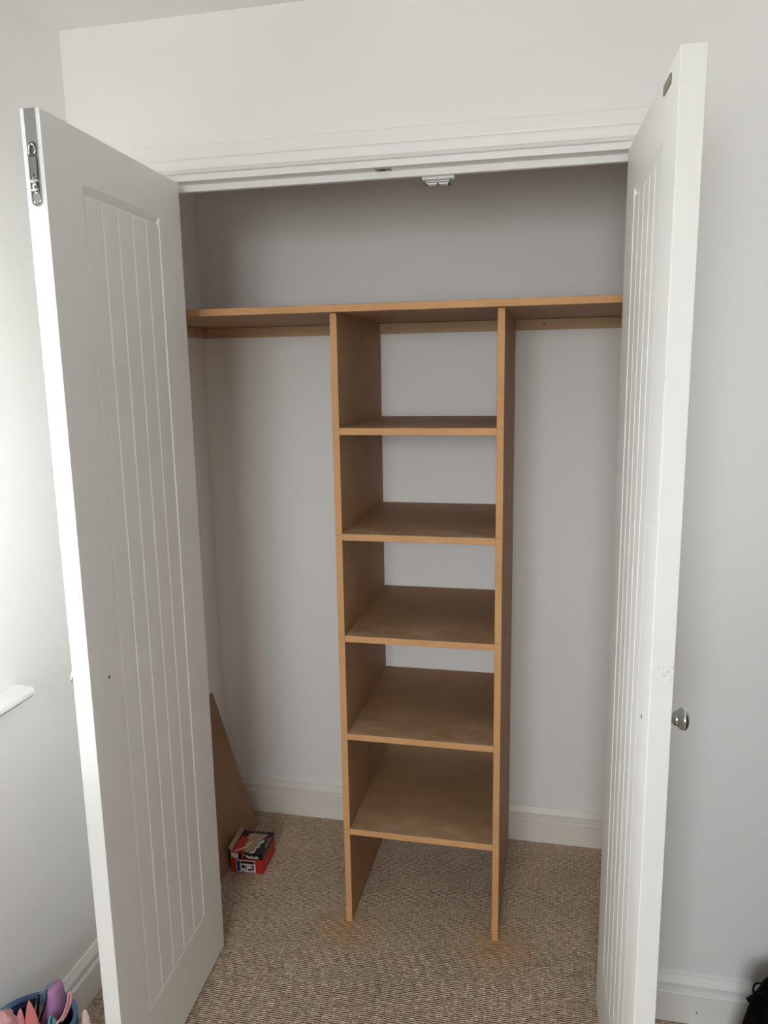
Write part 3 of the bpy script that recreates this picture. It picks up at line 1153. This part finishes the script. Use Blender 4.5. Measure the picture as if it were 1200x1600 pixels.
def petal(name, base, tip, width, thick, mat, label, cat, group=None, lean=0.0):
    base, tip = Vector(base), Vector(tip)
    o = empty(name, base)
    ax = tip - base
    side = Vector((1, 0.25, 0)).normalized()
    nrm = ax.cross(side).normalized()
    bm = bmesh.new()
    rows = []
    n = 10
    for i in range(n + 1):
        t = i / n
        w = width * (1 - t ** 2.2) ** 0.75 * (0.8 + 0.2 * math.sin(math.pi * t)) + 0.0012
        h = thick * (1 - t ** 2) + 0.001
        c = ax * t + nrm * lean * math.sin(math.pi * t)
        rows.append([bm.verts.new(c + side * w * math.cos(2 * math.pi * k / 12) + nrm * h * math.sin(2 * math.pi * k / 12)) for k in range(12)])
    for A, B in zip(rows, rows[1:]):
        for k in range(12):
            bm.faces.new((A[k], A[(k + 1) % 12], B[(k + 1) % 12], B[k]))
    bm.faces.new(rows[0])
    bm.faces.new(rows[-1])
    link('cloth_fold', bm, mat, o, smooth=True)
    return tag(o, label, cat, group)


M_CORAL = mat_fabric('coral_felt', (0.62, 0.20, 0.19))
M_ROSE = mat_fabric('rose_felt', (0.60, 0.24, 0.25))
petal('felt_piece', (-0.757, -0.592, 0.215), (-0.7490, -0.600, 0.348), 0.017, 0.006, M_CORAL, 'tallest pointed coral felt piece in the basket beside the pouch', 'felt piece', 'pointed felt pieces', 0.004)
petal('felt_piece', (-0.782, -0.596, 0.215), (-0.7670, -0.604, 0.330), 0.010, 0.005, M_ROSE, 'narrow rose felt point between the coral piece and the pale cloth', 'felt piece', 'pointed felt pieces', 0.003)
petal('felt_piece', (-0.796, -0.590, 0.215), (-0.7770, -0.596, 0.318), 0.009, 0.005, M_ROSE, 'short rose felt point nearest the pale pink cloth', 'felt piece', 'pointed felt pieces', 0.003)
cl = empty('pink_cloth', (-0.815, -0.600, 0.235))
tag(cl, 'crumpled pale pink cloth at the wall side of the basket', 'cloth')
bm = bmesh.new()
blob(bm, (0.006, 0, 0.038), (0.023, 0.022, 0.038), 22, 14,
     lambda u: 1 + 0.10 * math.sin(7 * u.x + 3 * u.z) + 0.08 * math.sin(6 * u.y - 5 * u.z + 1) + 0.05 * math.sin(13 * u.x + 9 * u.y))
link('cloth_body', bm, M_PINKF, cl, smooth=True)
bm = bmesh.new()
pts = [(0.024 + 0.005 * math.cos(a), -0.016, 0.060 + 0.005 * math.sin(a)) for a in [2 * math.pi * k / 16 for k in range(16)]]
tube(bm, pts + [pts[0]], 0.0014, 8)
link('ring', bm, M_CHROME, cl, smooth=True)

# striped teal bag with a pink handle, right side of the basket
TB = Vector((-0.722, -0.574, 0.185))
tb = empty('striped_bag', TB)
tag(tb, 'teal striped little bag with a pink strap at the door side of the basket', 'bag')
M_TEAL = mat_fabric('teal_cloth', (0.12, 0.29, 0.29))
bm = bmesh.new()
blob(bm, (0, 0, 0.055), (0.016, 0.011, 0.055), 22, 14, lambda u: 1 + 0.04 * math.sin(6 * u.x + 4 * u.z))
link('bag_body', bm, M_TEAL, tb, smooth=True)
for sx in (-0.007, 0.002, 0.010):
    bm = bmesh.new()
    pts = []
    for k in range(15):
        th = math.radians(8 + 150 * k / 14)
        rr = math.sqrt(max(0.05, 1 - (sx / 0.016) ** 2))
        pts.append((sx, -0.0112 * rr * math.sin(th) - 0.0003, 0.055 + 0.0553 * rr * math.cos(th)))
    tube(bm, pts, 0.0011, 8, 1.4)
    link('stripe', bm, M_NAVY, tb, smooth=True)
bm = bmesh.new()
sw = [(-0.737, -0.590, 0.268), (-0.722, -0.590, 0.277), (-0.703, -0.590, 0.292), (-0.690, -0.582, 0.308), (-0.6835, -0.574, 0.330), (-0.6800, -0.570, 0.350),
      (-0.6775, -0.566, 0.347), (-0.6830, -0.566, 0.325), (-0.694, -0.566, 0.298), (-0.7050, -0.568, 0.280)]
tube(bm, smooth_path([(x - TB.x, y - TB.y, z - TB.z) for x, y, z in sw], 5), 0.0020, 8, 1.5)
link('strap', bm, principled('pink_strap', (0.68, 0.32, 0.34), 0.5), tb, smooth=True)

# pale soft toy between basket and door
ty = empty('soft_toy', (-0.665, -0.545, 0))
tag(ty, 'pale pink soft toy standing between the blue basket and the left door', 'soft toy')
M_PLUSH = mat_fabric('pale_plush', (0.66, 0.50, 0.46))
bm = bmesh.new()
blob(bm, (0, -0.01, 0.075), (0.021, 0.035, 0.075), 20, 14)
link('toy_body', bm, M_PLUSH, ty, smooth=True)
bm = bmesh.new()
blob(bm, (0, -0.01, 0.172), (0.019, 0.028, 0.034), 20, 14)
link('toy_head', bm, M_PLUSH, ty, smooth=True)
bm = bmesh.new()
blob(bm, (0.002, -0.004, 0.246), (0.0105, 0.007, 0.052), 18, 14)
link('toy_ear', bm, M_PLUSH, ty, smooth=True)
bm = bmesh.new()
blob(bm, (0.004, -0.034, 0.220), (0.0095, 0.007, 0.045), 18, 14)
link('toy_ear', bm, M_PLUSH, ty, smooth=True)

# ------------------------------------------------------------------ black drawstring bag at the right
M_BBAG = mat_fabric('black_nylon', (0.004, 0.004, 0.0045), 0.9)
bsdf(M_BBAG).inputs['Specular IOR Level'].default_value = 0.05
BG = Vector((0.848, -0.150, 0))
bg = empty('drawstring_bag', BG)
tag(bg, 'black drawstring bag on the carpet in the lower right corner', 'bag')
bm = bmesh.new()


def bagf(x, y, h):
    a = math.atan2(y, x)
    s = 1 + 0.015 * math.sin(7 * a + h * 20) + 0.010 * math.sin(11 * a)
    return (x * s, y * 0.62 * s, h)


lathe(bm, [(0, 0.0), (0.170, 0.0), (0.184, 0.012), (0.186, 0.05), (0.176, 0.105), (0.168, 0.150), (0.160, 0.185), (0.150, 0.212), (0.132, 0.236), (0.095, 0.252), (0.045, 0.256),
           (0.030, 0.266), (0.042, 0.288), (0.036, 0.289), (0.0, 0.270)], 48, bagf)
link('sack', bm, M_BBAG, bg, smooth=True)
M_CORD = principled('black_cord', (0.005, 0.005, 0.006), 0.7, spec=0.1)


def lw(p):
    return (p[0] - BG.x, p[1] - BG.y, p[2])


for nm, pts, rad in (('cord_loop', [(0.730, -0.150, 0.243), (0.708, -0.150, 0.247), (0.694, -0.150, 0.244), (0.6905, -0.150, 0.229), (0.694, -0.150, 0.221),
                                    (0.702, -0.150, 0.232), (0.709, -0.150, 0.240)], 0.0024),
                     ('cord_loop', [(0.694, -0.152, 0.220), (0.706, -0.154, 0.228), (0.716, -0.156, 0.232), (0.726, -0.158, 0.225)], 0.0024),
                     ('cord_end', [(0.696, -0.150, 0.221), (0.690, -0.150, 0.213), (0.683, -0.150, 0.204), (0.6795, -0.150, 0.2015)], [0.0028] * 6 + [0.0038] * 6 + [0.0046] * 4),
                     ('cord_end', [(0.697, -0.150, 0.218), (0.693, -0.150, 0.208), (0.687, -0.150, 0.199), (0.6855, -0.150, 0.1965)], [0.0028] * 6 + [0.0036] * 6 + [0.0042] * 4)):
    bm = bmesh.new()
    tube(bm, smooth_path([lw(p) for p in pts], 5), rad, 8)
    link(nm, bm, M_CORD, bg, smooth=True)
bm = bmesh.new()
blob(bm, lw((0.695, -0.150, 0.219)), (0.005, 0.005, 0.005), 12, 8)
link('cord_knot', bm, M_CORD, bg, smooth=True)

# ------------------------------------------------------------------ unseen chest of drawers added right of the frame to shade the wall
ch = empty('added_shade_chest', (1.14, -0.74, 0))
tag(ch, 'unseen dark chest of drawers added right of the frame to shade the wall', 'chest')
M_WOOD = mat_mdf('dark_stained_wood', (0.045, 0.028, 0.018))  # kept dark so the added chest bounces little light
CW, CD, CH = 0.42, 0.30, 1.22
one_box('carcass', -CW, CW, -CD, CD, 0.0, CH, M_WOOD, ch, 0.002)
one_box('chest_top', -CW - 0.01, CW + 0.01, -CD - 0.01, CD + 0.01, CH, CH + 0.025, M_WOOD, ch, 0.003)
for k in range(5):
    dr = one_box('drawer', -CW + 0.02, CW - 0.02, -CD - 0.018, -CD, 0.03 + 0.236 * k, 0.258 + 0.236 * k, M_WOOD, ch, 0.002)
    for kx in (-0.19, 0.19):
        bm = bmesh.new()
        lathe(bm, [(0, 0), (0.006, 0), (0.006, 0.012), (0.013, 0.018), (0.013, 0.026), (0, 0.028)], 16, lambda x, y, h: (kx + x, -CD - 0.018 - h, 0.144 + 0.236 * k + y))
        link('drawer_knob', bm, M_CHROME, dr, smooth=True)
